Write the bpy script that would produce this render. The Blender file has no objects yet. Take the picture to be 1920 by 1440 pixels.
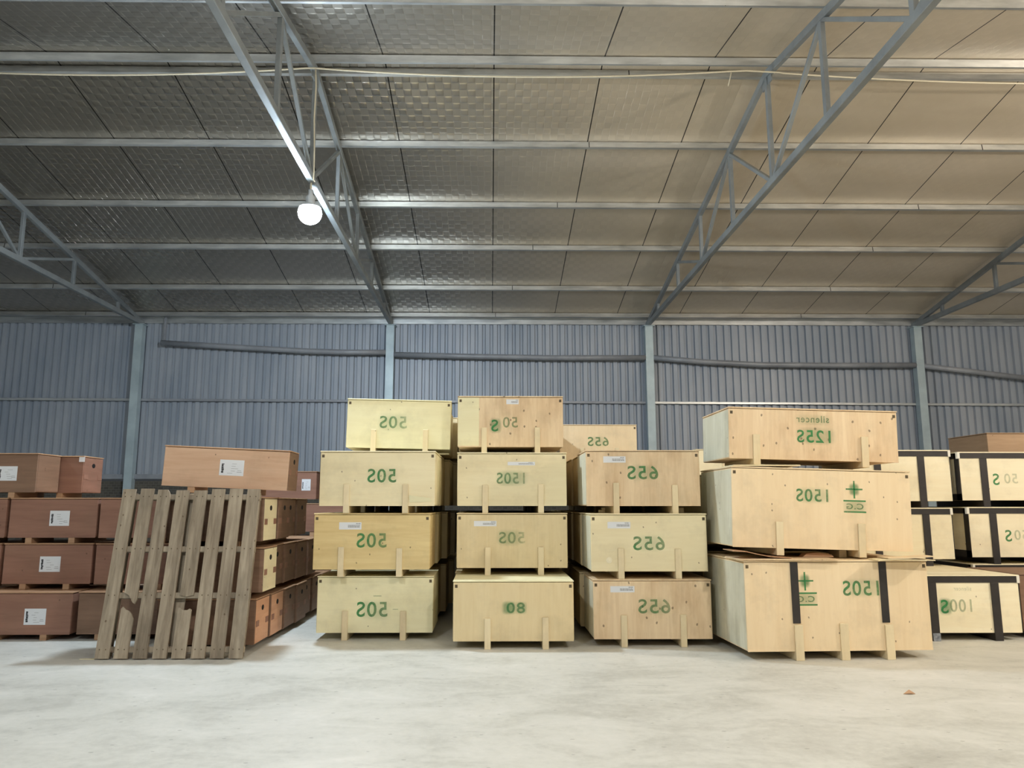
import bpy, bmesh, math, random
from math import radians as R, sin, cos, pi
from mathutils import Vector, Matrix
random.seed(7)
scn = bpy.context.scene
COL = scn.collection

# ------------------------------------------------------------ camera
cam_d = bpy.data.cameras.new('camera')
cam_d.sensor_width = 36.0
cam_d.lens = 27.0
cam_d.shift_x = 20 / 1920
cam_d.clip_end = 200
cam = bpy.data.objects.new('camera', cam_d)
cam.location = (0, 0, 1.5)
cam.rotation_euler = (R(90 + 8.9), 0, R(-0.8))
COL.objects.link(cam)
scn.camera = cam

# ------------------------------------------------------------ world, exposure
w = bpy.data.worlds.new('night_air')
scn.world = w
w.use_nodes = True
w.node_tree.nodes['Background'].inputs[0].default_value = (0.5, 0.55, 0.6, 1)
w.node_tree.nodes['Background'].inputs[1].default_value = 0.05
vs = scn.view_settings
vs.view_transform = 'Standard'
vs.look = 'None'
vs.gamma = 1
vs.use_curve_mapping = False
vs.exposure = 0.42

# lamps of the hall: (x, y, z), radius, colour, strength; the first is the one in view
LAMPS = [
    ((-2.33, 9.45, 5.20), 0.15, (0.72, 0.86, 1.0), 720),
    ((-2.33, 1.3, 5.30), 0.15, (0.96, 0.99, 1.0), 560),
    ((3.68, 1.3, 5.30), 0.15, (1.0, 0.95, 0.88), 540),
    ((9.98, 5.2, 5.25), 0.15, (1.0, 0.90, 0.78), 900),
    ((-8.12, 2.5, 5.25), 0.15, (0.85, 0.95, 1.0), 220),
]

# ------------------------------------------------------------ node helpers
def lin(c):
    return tuple(((v / 255) / 12.92 if v <= 10 else (((v / 255) + 0.055) / 1.055) ** 2.4) for v in c) + (1,)


class NT:
    def __init__(s, name):
        s.m = bpy.data.materials.new(name)
        s.m.use_nodes = True
        s.t = s.m.node_tree
        s.b = s.t.nodes['Principled BSDF']
        s.out = s.t.nodes['Material Output']

    def n(s, typ, **kw):
        nd = s.t.nodes.new(typ)
        ins = kw.pop('ins', {})
        for k, v in kw.items():
            setattr(nd, k, v)
        for k, v in ins.items():
            if isinstance(v, bpy.types.NodeSocket):
                s.t.links.new(v, nd.inputs[k])
            else:
                nd.inputs[k].default_value = v
        return nd

    def link(s, a, b):
        s.t.links.new(a, b)

    def math(s, op, a, b=0.0, clamp=False):
        nd = s.n('ShaderNodeMath', operation=op, use_clamp=clamp)
        for i, v in enumerate((a, b)):
            if isinstance(v, bpy.types.NodeSocket):
                s.link(v, nd.inputs[i])
            else:
                nd.inputs[i].default_value = v
        return nd.outputs[0]

    def mix(s, fac, a, b, mode='MIX'):
        nd = s.n('ShaderNodeMix', data_type='RGBA', blend_type=mode)
        for i, v in ((0, fac), (6, a), (7, b)):
            if isinstance(v, bpy.types.NodeSocket):
                s.link(v, nd.inputs[i])
            else:
                nd.inputs[i].default_value = v
        return nd.outputs[2]

    def ramp(s, f, stops):
        nd = s.n('ShaderNodeValToRGB')
        el = nd.color_ramp.elements
        while len(el) < len(stops):
            el.new(0.5)
        for e, (p, c) in zip(el, stops):
            e.position = p
            e.color = c
        s.link(f, nd.inputs[0])
        return nd.outputs[0]

    def coords(s, scale=(1, 1, 1), rnd=True):
        tc = s.n('ShaderNodeTexCoord')
        src = tc.outputs['Object']
        if rnd:
            oi = s.n('ShaderNodeObjectInfo')
            off = s.math('MULTIPLY', oi.outputs['Random'], 37.0)
            cmb = s.n('ShaderNodeCombineXYZ', ins={0: off, 1: off, 2: off})
            add = s.n('ShaderNodeVectorMath', operation='ADD')
            s.link(src, add.inputs[0])
            s.link(cmb.outputs[0], add.inputs[1])
            src = add.outputs[0]
        mp = s.n('ShaderNodeMapping')
        s.link(src, mp.inputs[0])
        mp.inputs['Scale'].default_value = scale
        return mp.outputs[0]

    def noise(s, vec, scale, detail=3, rough=0.5, dist=0.0):
        nd = s.n('ShaderNodeTexNoise', ins={'Scale': scale, 'Detail': detail, 'Roughness': rough, 'Distortion': dist})
        s.link(vec, nd.inputs['Vector'])
        return nd.outputs['Fac']

    def bump(s, h, strength=0.3, dist=0.02):
        nd = s.n('ShaderNodeBump', ins={'Strength': strength, 'Distance': dist})
        s.link(h, nd.inputs['Height'])
        s.link(nd.outputs[0], s.b.inputs['Normal'])

    def set(s, **kw):
        for k, v in kw.items():
            k = k.replace('_', ' ')
            if isinstance(v, bpy.types.NodeSocket):
                s.link(v, s.b.inputs[k])
            else:
                s.b.inputs[k].default_value = v
        return s.m


def W(v):
    return (v, v, v, 1)


def plywood(name, light, dark, grain='x', knots=0.0, streak=0.35, rough=0.62, stain=None):
    """veneered board: long grain, tonal veneer strips, knots and scuffs"""
    t = NT(name)
    sc = (1.2, 1.2, 14) if grain == 'x' else (14, 14, 1.2)
    g = t.noise(t.coords(sc), 1.6, 4, 0.6, 0.6)
    broad = t.noise(t.coords((0.7, 0.7, 3.4) if grain == 'x' else (3.4, 3.4, 0.25)), 1.3, 2)
    f = t.math('ADD', t.math('MULTIPLY', g, 0.5), t.math('MULTIPLY', broad, 0.5))
    col = t.ramp(f, [(0.5 - streak * 0.5, lin(dark)), (0.5 + streak * 0.42, lin(light))])
    if stain:
        s = t.noise(t.coords((2.2, 2.2, 0.9)), 1.5, 4, 0.6)
        sm = t.ramp(s, [(0.52, W(0)), (0.72, W(1))])
        col = t.mix(t.math('MULTIPLY', sm, 0.55), col, lin(stain))
    # small nicks and knots
    vor = t.n('ShaderNodeTexVoronoi', voronoi_dimensions='2D', ins={'Scale': 7.0})
    sx = t.n('ShaderNodeSeparateXYZ')
    t.link(t.coords(), sx.inputs[0])
    jg = t.math('MULTIPLY', t.noise(t.coords(), 18.0, 3), 0.03)
    cm = t.n('ShaderNodeCombineXYZ', ins={0: t.math('ADD', t.math('ADD', sx.outputs[0], sx.outputs[1]), jg), 1: t.math('MULTIPLY', sx.outputs[2], 0.7)})
    t.link(cm.outputs[0], vor.inputs['Vector'])
    cut = t.math('LESS_THAN', vor.outputs['Distance'], 0.040 + 0.035 * knots)
    pick = t.n('ShaderNodeSeparateColor')
    t.link(vor.outputs['Color'], pick.inputs[0])
    sel = t.math('LESS_THAN', pick.outputs[0], 0.10 + 0.42 * knots)
    k = t.math('MULTIPLY', t.math('MULTIPLY', cut, sel), 0.65)
    col = t.mix(k, col, lin((78, 54, 30)))
    # grime
    d = t.noise(t.coords((1, 1, 1)), 2.4, 5, 0.65)
    dm = t.ramp(d, [(0.50, W(0)), (0.78, W(1))])
    col = t.mix(t.math('MULTIPLY', dm, 0.22), col, lin((110, 100, 78)))
    oi = t.n('ShaderNodeObjectInfo')
    val = t.math('ADD', t.math('MULTIPLY', oi.outputs['Random'], 0.10), 0.95)
    hsv = t.n('ShaderNodeHueSaturation')
    t.link(col, hsv.inputs['Color'])
    t.link(val, hsv.inputs['Value'])
    t.bump(g, 0.10, 0.01)
    return t.set(Base_Color=hsv.outputs[0], Roughness=rough)


def plain(name, c, rough=0.6, metal=0.0, var=0.0, c2=None, scale=3.0, bump=0.0):
    t = NT(name)
    if var or c2:
        n = t.noise(t.coords(), scale, 5, 0.6)
        col = t.ramp(n, [(0.35, lin(c)), (0.7, lin(c2 or c))])
        if bump:
            t.bump(n, bump, 0.02)
        return t.set(Base_Color=col, Roughness=rough, Metallic=metal)
    return t.set(Base_Color=lin(c), Roughness=rough, Metallic=metal)


M = {}
M['pale'] = plywood('pale_cream_plywood', (238, 231, 192), (229, 219, 176), 'x', 0.0, 0.5)
M['cream'] = plywood('cream_plywood', (238, 226, 188), (226, 210, 168), 'x', 0.15, 0.5)
M['yellow'] = plywood('yellow_plywood', (230, 208, 152), (208, 180, 124), 'x', 0.3, 0.42)
M['grey_side'] = plywood('grey_side_plywood', (222, 218, 196), (198, 192, 166), 'z', 0.1, 0.5, stain=(160, 154, 128))  # greyer tone for the side panels of columns C and D
M['tan'] = plywood('tan_plywood', (228, 211, 170), (214, 192, 146), 'z', 0.15, 0.5)
M['knotty'] = plywood('knotty_pink_plywood', (234, 212, 176), (210, 180, 140), 'z', 0.8, 0.42, stain=(184, 150, 112))
M['peach'] = plywood('peach_plywood', (240, 219, 182), (228, 202, 160), 'z', 0.25, 0.5)
M['bright'] = plywood('bright_birch_plywood', (246, 237, 206), (238, 223, 186), 'x', 0.2, 0.5)
M['batten'] = plywood('batten_pine', (236, 220, 182), (216, 196, 156), 'z', 0.0, 0.5)
M['tan_brown'] = plywood('tan_brown_plywood', (182, 152, 120), (156, 126, 96), 'x', 0.1, 0.45)
M['brown'] = plywood('red_brown_plywood', (158, 116, 96), (128, 90, 72), 'x', 0.1, 0.45)
M['brown2'] = plywood('dull_brown_plywood', (142, 110, 88), (112, 84, 64), 'x', 0.15, 0.45)
M['salmon'] = plywood('salmon_plywood', (214, 180, 150), (194, 155, 124), 'x', 0.1, 0.45)
M['orange'] = plywood('orange_plywood', (218, 168, 132), (192, 138, 104), 'x', 0.15, 0.45)
M['grey_wood'] = plywood('weathered_pallet_wood', (182, 168, 146), (118, 104, 86), 'z', 0.35, 0.32, 0.8, stain=(92, 84, 72))
M['brown_edge'] = plywood('raw_plywood_edge', (196, 158, 122), (160, 120, 90), 'x', 0.0, 0.4)
M['black'] = plain('black_painted_steel', (40, 37, 35), 0.5, 0.0, 1, (54, 48, 44), 6)
M['silver'] = plain('silver_foil_tape', (170, 176, 186), 0.35, 0.6, 1, (110, 116, 128), 30)
M['white'] = plain('white_protector', (232, 228, 215), 0.5)
M['paper'] = plain('label_paper', (222, 224, 226), 0.6)
M['ink'] = plain('label_ink', (36, 36, 38), 0.6)
M['ink_grey'] = plain('label_ink_grey', (150, 150, 150), 0.6)
M['clip'] = plain('corner_clip_steel', (72, 62, 46), 0.6, 0.3, 1, (120, 104, 76), 40)
M['hole'] = plain('hand_hole_dark', (14, 10, 8), 0.9)
M['truss'] = plain('grey_blue_paint', (142, 148, 150), 0.45, 0.15, 1, (118, 123, 125), 2.0)
M['column'] = plain('light_blue_grey_paint', (190, 206, 210), 0.42, 0.2, 1, (166, 182, 188), 2.0)
M['rail'] = plain('dull_rail_paint', (160, 164, 170), 0.4, 0.1, 1, (136, 140, 146), 2.0)
M['cable'] = plain('cream_cable_sheath', (205, 196, 172), 0.6)
M['socket'] = plain('lamp_housing', (190, 196, 200), 0.4)


def galvanised():
    t = NT('galvanised_steel')
    n = t.noise(t.coords((0.6, 3, 3)), 3.0, 4, 0.6)
    col = t.ramp(n, [(0.3, lin((172, 175, 175))), (0.7, lin((214, 216, 214)))])
    r = t.math('ADD', t.math('MULTIPLY', n, 0.25), 0.25)
    return t.set(Base_Color=col, Metallic=0.72, Roughness=r)


M['galv'] = galvanised()


def paint():
    """sprayed stencil ink: a per-vertex 'fade' says how much pigment is left"""
    t = NT('green_stencil_ink')
    a = t.n('ShaderNodeAttribute', attribute_name='fade')
    n = t.noise(t.coords(), 26.0, 4, 0.7)
    n2 = t.noise(t.coords(), 5.0, 2)
    f = t.math('MULTIPLY', a.outputs['Fac'], t.math('ADD', t.math('MULTIPLY', n, 0.9), 0.55), True)
    f = t.math('MULTIPLY', f, t.math('ADD', t.math('MULTIPLY', n2, 0.6), 0.65), True)
    tr = t.n('ShaderNodeBsdfTransparent')
    mx = t.n('ShaderNodeMixShader')
    t.link(f, mx.inputs[0])
    t.link(tr.outputs[0], mx.inputs[1])
    t.link(t.b.outputs[0], mx.inputs[2])
    t.link(mx.outputs[0], t.out.inputs[0])
    return t.set(Base_Color=lin((52, 134, 74)), Roughness=0.7)


M['paint'] = paint()


def floor_mat():
    t = NT('worn_concrete_floor')
    v = t.coords(rnd=False)
    a = t.noise(v, 0.35, 4, 0.6, 0.4)
    b = t.noise(t.coords((0.8, 1.3, 1), rnd=False), 1.6, 6, 0.65, 0.8)
    c = t.noise(v, 14.0, 6, 0.7)
    f = t.math('ADD', t.math('ADD', t.math('MULTIPLY', a, 0.35), t.math('MULTIPLY', b, 0.45)), t.math('MULTIPLY', c, 0.2))
    col = t.ramp(f, [(0.36, lin((178, 177, 168))), (0.5, lin((206, 205, 196))), (0.62, lin((220, 218, 210)))])
    # small chips and dark scuffs
    vor = t.n('ShaderNodeTexVoronoi', voronoi_dimensions='2D', ins={'Scale': 1.7})
    t.link(t.coords((1, 2.2, 1), rnd=False), vor.inputs['Vector'])
    jig = t.math('MULTIPLY', t.noise(v, 22.0, 3), 0.05)
    cut = t.math('LESS_THAN', t.math('ADD', vor.outputs['Distance'], jig), 0.048)
    col = t.mix(t.math('MULTIPLY', cut, 0.45), col, lin((108, 108, 100)))
    st = t.noise(t.coords((0.8, 1.7, 1), rnd=False), 2.3, 7, 0.72, 0.6)
    sm = t.ramp(st, [(0.60, W(0)), (0.72, W(1))])
    col = t.mix(t.math('MULTIPLY', sm, 0.32), col, lin((132, 130, 122)))
    r = t.math('ADD', t.math('MULTIPLY', b, 0.2), 0.45)
    t.bump(f, 0.10, 0.02)
    return t.set(Base_Color=col, Roughness=r)


M['floor'] = floor_mat()


def foil_mat():
    """reflective insulation under the roof sheets: rows of pressed blisters, lap seams"""
    t = NT('foil_insulation')
    tc = t.n('ShaderNodeTexCoord')
    sp = t.n('ShaderNodeSeparateXYZ')
    t.link(tc.outputs['Object'], sp.inputs[0])
    # basket weave: strips 0.112 m wide, over-and-under cells in a checkerboard
    u = t.math('ADD', t.math('DIVIDE', sp.outputs[0], 0.112), 400.0)
    v = t.math('ADD', t.math('DIVIDE', sp.outputs[1], 0.135), 400.0)
    iu, iv = t.math('FLOOR', u), t.math('FLOOR', v)
    chk = t.math('MODULO', t.math('ADD', iu, iv), 2.0)
    fu = t.math('SUBTRACT', t.math('MULTIPLY', t.math('FRACT', u), 2.0), 1.0)
    fv = t.math('SUBTRACT', t.math('MULTIPLY', t.math('FRACT', v), 2.0), 1.0)
    d2 = t.math('ADD', t.math('POWER', t.math('ABSOLUTE', fu), 4.0), t.math('POWER', t.math('ABSOLUTE', fv), 4.0))
    dome = t.math('SUBTRACT', 1.0, t.math('MULTIPLY', d2, 0.8), True)
    cell = t.n('ShaderNodeTexWhiteNoise')
    cmb = t.n('ShaderNodeCombineXYZ', ins={0: iu, 1: iv})
    t.link(cmb.outputs[0], cell.inputs['Vector'])
    tilt = t.math('MULTIPLY', t.math('SUBTRACT', cell.outputs['Value'], 0.5), fv)
    up_ = t.math('MULTIPLY', dome, chk)
    amp = t.ramp(t.noise(t.coords((0.5, 0.8, 1), rnd=False), 0.55, 2), [(0.34, W(0.3)), (0.60, W(1))])
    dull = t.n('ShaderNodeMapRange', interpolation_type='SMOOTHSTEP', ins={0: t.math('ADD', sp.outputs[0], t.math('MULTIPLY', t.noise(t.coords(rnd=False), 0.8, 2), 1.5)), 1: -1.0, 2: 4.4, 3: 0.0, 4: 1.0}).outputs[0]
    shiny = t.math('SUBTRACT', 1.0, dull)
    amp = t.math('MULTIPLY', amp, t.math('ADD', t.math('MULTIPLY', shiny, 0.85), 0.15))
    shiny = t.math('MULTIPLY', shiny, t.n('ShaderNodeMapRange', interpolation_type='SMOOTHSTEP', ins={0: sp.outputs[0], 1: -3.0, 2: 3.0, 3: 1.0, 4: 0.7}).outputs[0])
    h = t.math('ADD', t.math('MULTIPLY', up_, 0.8), t.math('MULTIPLY', tilt, 0.35))
    edge = t.math('GREATER_THAN', t.math('ABSOLUTE', fu), 0.93)
    h = t.math('SUBTRACT', h, t.math('MULTIPLY', edge, 0.5))
    h = t.math('MULTIPLY', h, amp)
    wr = t.noise(t.coords((1.0, 0.5, 1), rnd=False), 1.6, 3)
    h = t.math('ADD', h, t.math('MULTIPLY', wr, 1.2))
    # lap seams every 1.45 m
    sx = t.math('FRACT', t.math('DIVIDE', t.math('ADD', sp.outputs[0], 145.0 - 0.76), 1.45))
    seam = t.math('LESS_THAN', t.math('ABSOLUTE', t.math('SUBTRACT', sx, 0.5)), 0.0055)
    tone = t.noise(t.coords((0.35, 1.0, 1), rnd=False), 0.9, 3)
    col = t.ramp(tone, [(0.35, lin((196, 184, 162))), (0.65, lin((212, 200, 180)))])
    col = t.mix(t.math('MULTIPLY', t.math('MULTIPLY', t.math('SUBTRACT', 1.0, chk), amp), 0.22), col, lin((110, 106, 100)))
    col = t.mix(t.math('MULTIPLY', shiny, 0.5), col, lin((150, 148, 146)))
    col = t.mix(seam, col, lin((40, 38, 34)))
    t.bump(h, 0.8, 0.012)
    r = t.math('SUBTRACT', 0.48, t.math('ADD', t.math('MULTIPLY', t.math('MULTIPLY', chk, amp), 0.10), t.math('MULTIPLY', shiny, 0.12)))
    met = t.math('ADD', t.math('MULTIPLY', shiny, 0.60), 0.36)
    return t.set(Base_Color=col, Metallic=met, Roughness=r)


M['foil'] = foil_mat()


def clad_mat():
    t = NT('blue_grey_wall_sheet')
    n = t.noise(t.coords((0.8, 1, 0.25), rnd=False), 2.0, 4)
    col = t.ramp(n, [(0.3, lin((150, 160, 172))), (0.7, lin((172, 178, 186)))])
    return t.set(Base_Color=col, Metallic=0.15, Roughness=0.48)


M['clad'] = clad_mat()


def brick_mat():
    t = NT('dark_brick')
    tc = t.n('ShaderNodeTexCoord')
    mp = t.n('ShaderNodeMapping')
    mp.inputs['Rotation'].default_value = (R(90), 0, 0)
    t.link(tc.outputs['Object'], mp.inputs[0])
    b = t.n('ShaderNodeTexBrick', ins={'Scale': 4.5, 'Color1': lin((92, 88, 78)), 'Color2': lin((76, 72, 66)), 'Mortar': lin((104, 102, 96)), 'Mortar Size': 0.02})
    t.link(mp.outputs[0], b.inputs['Vector'])
    return t.set(Base_Color=b.outputs[0], Roughness=0.9)


M['brick'] = brick_mat()


def glow(name, col, strength):
    t = NT(name)
    t.b.inputs['Base Color'].default_value = (0.8, 0.8, 0.8, 1)
    t.b.inputs['Emission Color'].default_value = tuple(col) + (1,)
    t.b.inputs['Emission Strength'].default_value = strength
    return t.m


# ------------------------------------------------------------ mesh helpers
class MB:
    """collects shapes and links them as one mesh object"""
    def __init__(s):
        s.bm = bmesh.new()
        s.mats = []

    def mi(s, m):
        m = M[m] if isinstance(m, str) else m
        if m not in s.mats:
            s.mats.append(m)
        return s.mats.index(m)

    def box(s, x0, x1, y0, y1, z0, z1, m, bev=0.0, mtx=None):
        i = s.mi(m)
        c = ((x0 + x1) / 2, (y0 + y1) / 2, (z0 + z1) / 2)
        t = Matrix.Translation(c) @ Matrix.Diagonal((x1 - x0, y1 - y0, z1 - z0, 1))
        r = bmesh.ops.create_cube(s.bm, size=1.0, matrix=t)
        vs_ = r['verts']
        fs = list({f for v in vs_ for f in v.link_faces})
        for f in fs:
            f.material_index = i
        if bev:
            es = list({e for v in vs_ for e in v.link_edges})
            rr = bmesh.ops.bevel(s.bm, geom=es, offset=bev, segments=1, affect='EDGES', profile=0.5)
            for f in rr['faces']:
                f.material_index = i
            vs_ = list({v for f in rr['faces'] for v in f.verts})
        if mtx:
            bmesh.ops.transform(s.bm, matrix=mtx, verts=vs_)
        return s

    def poly(s, pts, m):
        f = s.bm.faces.new([s.bm.verts.new(p) for p in pts])
        f.material_index = s.mi(m)
        return f

    def prism(s, pts, d, m):
        """closed outline pts pushed along vector d"""
        d = Vector(d)
        a = [s.bm.verts.new(p) for p in pts]
        b = [s.bm.verts.new(Vector(p) + d) for p in pts]
        i = s.mi(m)
        fs = [s.bm.faces.new(a), s.bm.faces.new(list(reversed(b)))]
        for k in range(len(pts)):
            fs.append(s.bm.faces.new([a[k], b[k], b[(k + 1) % len(pts)], a[(k + 1) % len(pts)]]))
        for f in fs:
            f.material_index = i
        return s

    def bar(s, a, b, wx, wy, m, upv=(0, 0, 1)):
        """rectangular hollow-section member from a to b, wx wide and wy deep"""
        a, b = Vector(a), Vector(b)
        d = (b - a)
        L = d.length
        d.normalize()
        u = Vector(upv)
        if abs(d.dot(u)) > 0.98:
            u = Vector((0, 1, 0))
        x = d.cross(u).normalized()
        y = x.cross(d).normalized()
        mt = Matrix.Translation(a) @ Matrix((x, y, d)).transposed().to_4x4()
        s.box(-wx / 2, wx / 2, -wy / 2, wy / 2, 0, L, m, min(wx, wy) * 0.08, mt)
        return s

    def tube(s, pts, r, m, seg=8):
        i = s.mi(m)
        rings = []
        for k, p in enumerate(pts):
            p = Vector(p)
            q = Vector(pts[min(k + 1, len(pts) - 1)]) - Vector(pts[max(k - 1, 0)])
            q.normalize()
            u = Vector((0, 0, 1)) if abs(q.z) < 0.9 else Vector((0, 1, 0))
            x = q.cross(u).normalized()
            y = x.cross(q).normalized()
            rings.append([s.bm.verts.new(p + x * r * cos(2 * pi * j / seg) + y * r * sin(2 * pi * j / seg)) for j in range(seg)])
        for a, b in zip(rings, rings[1:]):
            for j in range(seg):
                f = s.bm.faces.new([a[j], a[(j + 1) % seg], b[(j + 1) % seg], b[j]])
                f.material_index = i
                f.smooth = True
        for rg in (rings[0], rings[-1]):
            s.bm.faces.new(rg).material_index = i
        return s

    def lathe(s, prof, c, m, seg=24):
        """profile of (radius, z) turned about a vertical axis through c"""
        i = s.mi(m)
        rings = []
        for r, z in prof:
            if r < 1e-5:
                rings.append([s.bm.verts.new((c[0], c[1], c[2] + z))])
            else:
                rings.append([s.bm.verts.new((c[0] + r * cos(2 * pi * j / seg), c[1] + r * sin(2 * pi * j / seg), c[2] + z)) for j in range(seg)])
        for a, b in zip(rings, rings[1:]):
            for j in range(seg):
                k = (j + 1) % seg
                if len(a) == 1:
                    vv = [a[0], b[k], b[j]]
                elif len(b) == 1:
                    vv = [a[j], a[k], b[0]]
                else:
                    vv = [a[j], a[k], b[k], b[j]]
                f = s.bm.faces.new(vv)
                f.material_index = i
                f.smooth = True
        return s

    def build(s, name, parent=None, loc=None):
        bmesh.ops.recalc_face_normals(s.bm, faces=s.bm.faces)
        me = bpy.data.meshes.new(name)
        s.bm.to_mesh(me)
        s.bm.free()
        for m in s.mats:
            me.materials.append(m)
        o = bpy.data.objects.new(name, me)
        COL.objects.link(o)
        if parent:
            o.parent = parent
        if loc:
            o.location = loc
        return o


def tag(o, label=None, cat=None, group=None, kind=None):
    if label:
        o['label'] = label
    if cat:
        o['category'] = cat
    if group:
        o['group'] = group
    if kind:
        o['kind'] = kind
    return o


def empty(name, loc, rot=(0, 0, 0)):
    o = bpy.data.objects.new(name, None)
    o.empty_display_size = 0.1
    o.location = loc
    o.rotation_euler = rot
    COL.objects.link(o)
    return o


def copy_tree(o, parent=None):
    c = o.copy()
    COL.objects.link(c)
    c.parent = parent
    for ch in list(o.children):
        copy_tree(ch, c)
    return c


# ------------------------------------------------------------ the hall
# floor
b = MB()
b.box(-14.3, 16.3, -7.2, 18.0, -0.2, 0.0, 'floor')
tag(b.build('floor'), kind='structure')


def corrugated(x0, x1, z0, z1, y, pitch, depth, mat):
    bm = bmesh.new()
    n = int((x1 - x0) / pitch)
    xs = []
    for k in range(n):
        a = x0 + k * pitch
        xs += [(a, 0.0), (a + pitch * 0.52, 0.0), (a + pitch * 0.62, depth), (a + pitch * 0.90, depth)]
    xs.append((x1, 0.0))
    lo = [bm.verts.new((x, y + d, z0)) for x, d in xs]
    hi = [bm.verts.new((x, y + d, z1)) for x, d in xs]
    for k in range(len(xs) - 1):
        bm.faces.new([lo[k], lo[k + 1], hi[k + 1], hi[k]])
    return bm


RY, RZ, EY, EZ = 9.45, 7.33, 17.75, 5.80      # ridge and eave of the roof underside
K = (RZ - EZ) / (EY - RY)
b = MB()
b.bm.free()
b.bm = corrugated(-14.2, 16.2, 2.16, 5.83, 17.66, 0.176, 0.055, 'clad')
b.mi('clad')
wall = b.build('wall_back')
tag(wall, kind='structure')
b = MB()
b.box(-14.2, 16.2, 17.60, 17.85, 0, 2.02, 'brick')
tag(b.build('wall_back_brick'), kind='structure')
b = MB()
b.box(-14.2, 16.2, 17.52, 17.72, 2.06, 2.17, 'rail', 0.005)
tag(b.build('trim_1'), kind='structure')
b = MB()
b.prism([(-14.2, 17.60, 5.68), (-14.2, 17.66, 5.68), (-14.2, 17.66, 5.80), (-14.2, 17.50, 5.815), (-14.2, 17.50, 5.80), (-14.2, 17.60, 5.79)], (30.4, 0, 0), 'galv')
tag(b.build('trim_2'), kind='structure')
# side and near walls that close the hall
for nm, bx in (('wall_left', (-14.3, -14.2)), ('wall_right', (16.2, 16.3))):
    b = MB()
    b.prism([(bx[0], 18.0, 0), (bx[0], -7.2, 0), (bx[0], -7.2, 7.4), (bx[0], 1.15, 5.9), (bx[0], RY, 7.4), (bx[0], 18.0, 5.8)], (0.1, 0, 0), 'clad')
    tag(b.build(nm), kind='structure')
b = MB()
b.box(-14.2, 16.2, -7.2, -7.1, 0, 7.4, 'clad')
tag(b.build('wall_front'), kind='structure')
# roof underside: foil insulation, main gable and the slope of the neighbouring bay
b = MB()
pr = [(EY + 0.1, EZ - 0.02), (RY, RZ), (1.15, EZ), (-7.15, RZ)]
top = [(y, z + 0.05) for y, z in pr]
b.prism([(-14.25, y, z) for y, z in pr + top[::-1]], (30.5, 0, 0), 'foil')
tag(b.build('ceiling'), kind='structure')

# purlins: galvanised C sections lying across the trusses
def zroof(y):
    return RZ - K * abs(y - RY) if y > 1.15 else EZ + K * abs(1.15 - y)


PUR = [(17.32, 'at the eave above the back wall'), (15.95, 'nearest the eave purlin'), (14.25, 'second up from the eave purlin'),
       (12.78, 'third up from the eave purlin'), (11.12, 'next below the ridge on the far slope'), (9.60, 'on the far side of the ridge'),
       (9.26, 'on the near side of the ridge'), (7.62, 'crossing the top edge of the view')]
for y, wh in PUR:
    z1 = zroof(y) - 0.004
    h = 0.095
    b = MB()
    s_ = 1 if y > RY else -1
    pf = [(0, 0), (0.050, 0), (0.050, 0.014), (0.038, 0.014), (0.038, 0.004), (0.004, 0.004), (0.004, h - 0.004), (0.038, h - 0.004),
          (0.038, h - 0.014), (0.042, h - 0.014), (0.042, h), (0, h)]
    ang = math.atan(K) * (-s_)
    pts = []
    for py, pz in pf:
        yy = (py - 0.027) * 1
        zz = pz - h
        pts.append((-14.2, y + yy * cos(ang) - zz * sin(ang), z1 - 0.008 + yy * sin(ang) + zz * cos(ang)))
    b.prism(pts, (30.4, 0, 0), 'galv')
    for xs in (-9.3, 0.1 + 0.35 * PUR.index((y, wh)), 7.2 + 0.1 * PUR.index((y, wh))):
        b.prism([(xs, p[1] + (-0.002 if s_ > 0 else 0.002), p[2] - 0.002) for p in pts[:1] + pts[-1:] + pts[-1:]][:2] + [(xs, pts[-1][1] + 0.006, pts[-1][2] + 0.001), (xs, pts[0][1] + 0.006, pts[0][2] - 0.002)], (0.012, 0, 0), 'hole')
    tag(b.build('purlin'), 'galvanised steel roof purlin ' + wh, 'purlin', 'roof purlins under the foil ceiling')

# trusses
def truss(x, label):
    t = empty('roof_truss', (x, 17.55, 0))
    tag(t, label, 'roof truss', 'grey roof trusses')
    ox = -17.55
    def P(y, z):
        return (0, y + ox, z)
    ztop = lambda y: zroof(y) - 0.155
    zb = 5.66
    half = [P(17.62, ztop(17.62) + 0.0), P(RY, ztop(RY))]
    b = MB()
    b.bar(P(17.66, ztop(17.66)), P(RY, ztop(RY)), 0.07, 0.10, 'truss')
    b.bar(P(RY, ztop(RY)), P(1.3, ztop(1.3)), 0.07, 0.10, 'truss')
    b.build('top_chord', t)
    b = MB()
    b.bar(P(17.66, zb), P(1.25, zb), 0.08, 0.10, 'truss')
    b.build('bottom_chord', t)
    far = [16.38, 14.55, 12.85, 11.10]
    for y in far + [RY] + [2 * RY - v for v in far]:
        b = MB()
        b.bar(P(y, zb + 0.04), P(y, ztop(y) - 0.04), 0.055, 0.075, 'truss')
        b.build('post', t)
    for sgn in (1, -1):
        f = lambda y: RY + sgn * (y - RY)
        for ya, yb in ((11.10, 9.50), (11.15, 12.80), (14.50, 12.90)):
            b = MB()
            b.bar(P(f(ya), ztop(f(ya)) - 0.04), P(f(yb), zb + 0.04), 0.05, 0.05, 'truss')
            b.build('brace', t)
    b = MB()
    b.box(-0.01, 0.01, RY + ox - 0.16, RY + ox + 0.16, ztop(RY) - 0.17, ztop(RY) + 0.03, 'truss')
    b.build('gusset_plate', t)
    return t


XT = [-8.12, -2.33, 3.68, 9.98]
for x, l in zip(XT, ('grey steel roof truss at the far left edge of the view', 'grey steel roof truss carrying the glowing lamp',
                     'grey steel roof truss above the crates, right of the lamp', 'grey steel roof truss at the far right edge of the view')):
    truss(x, l)

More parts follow.
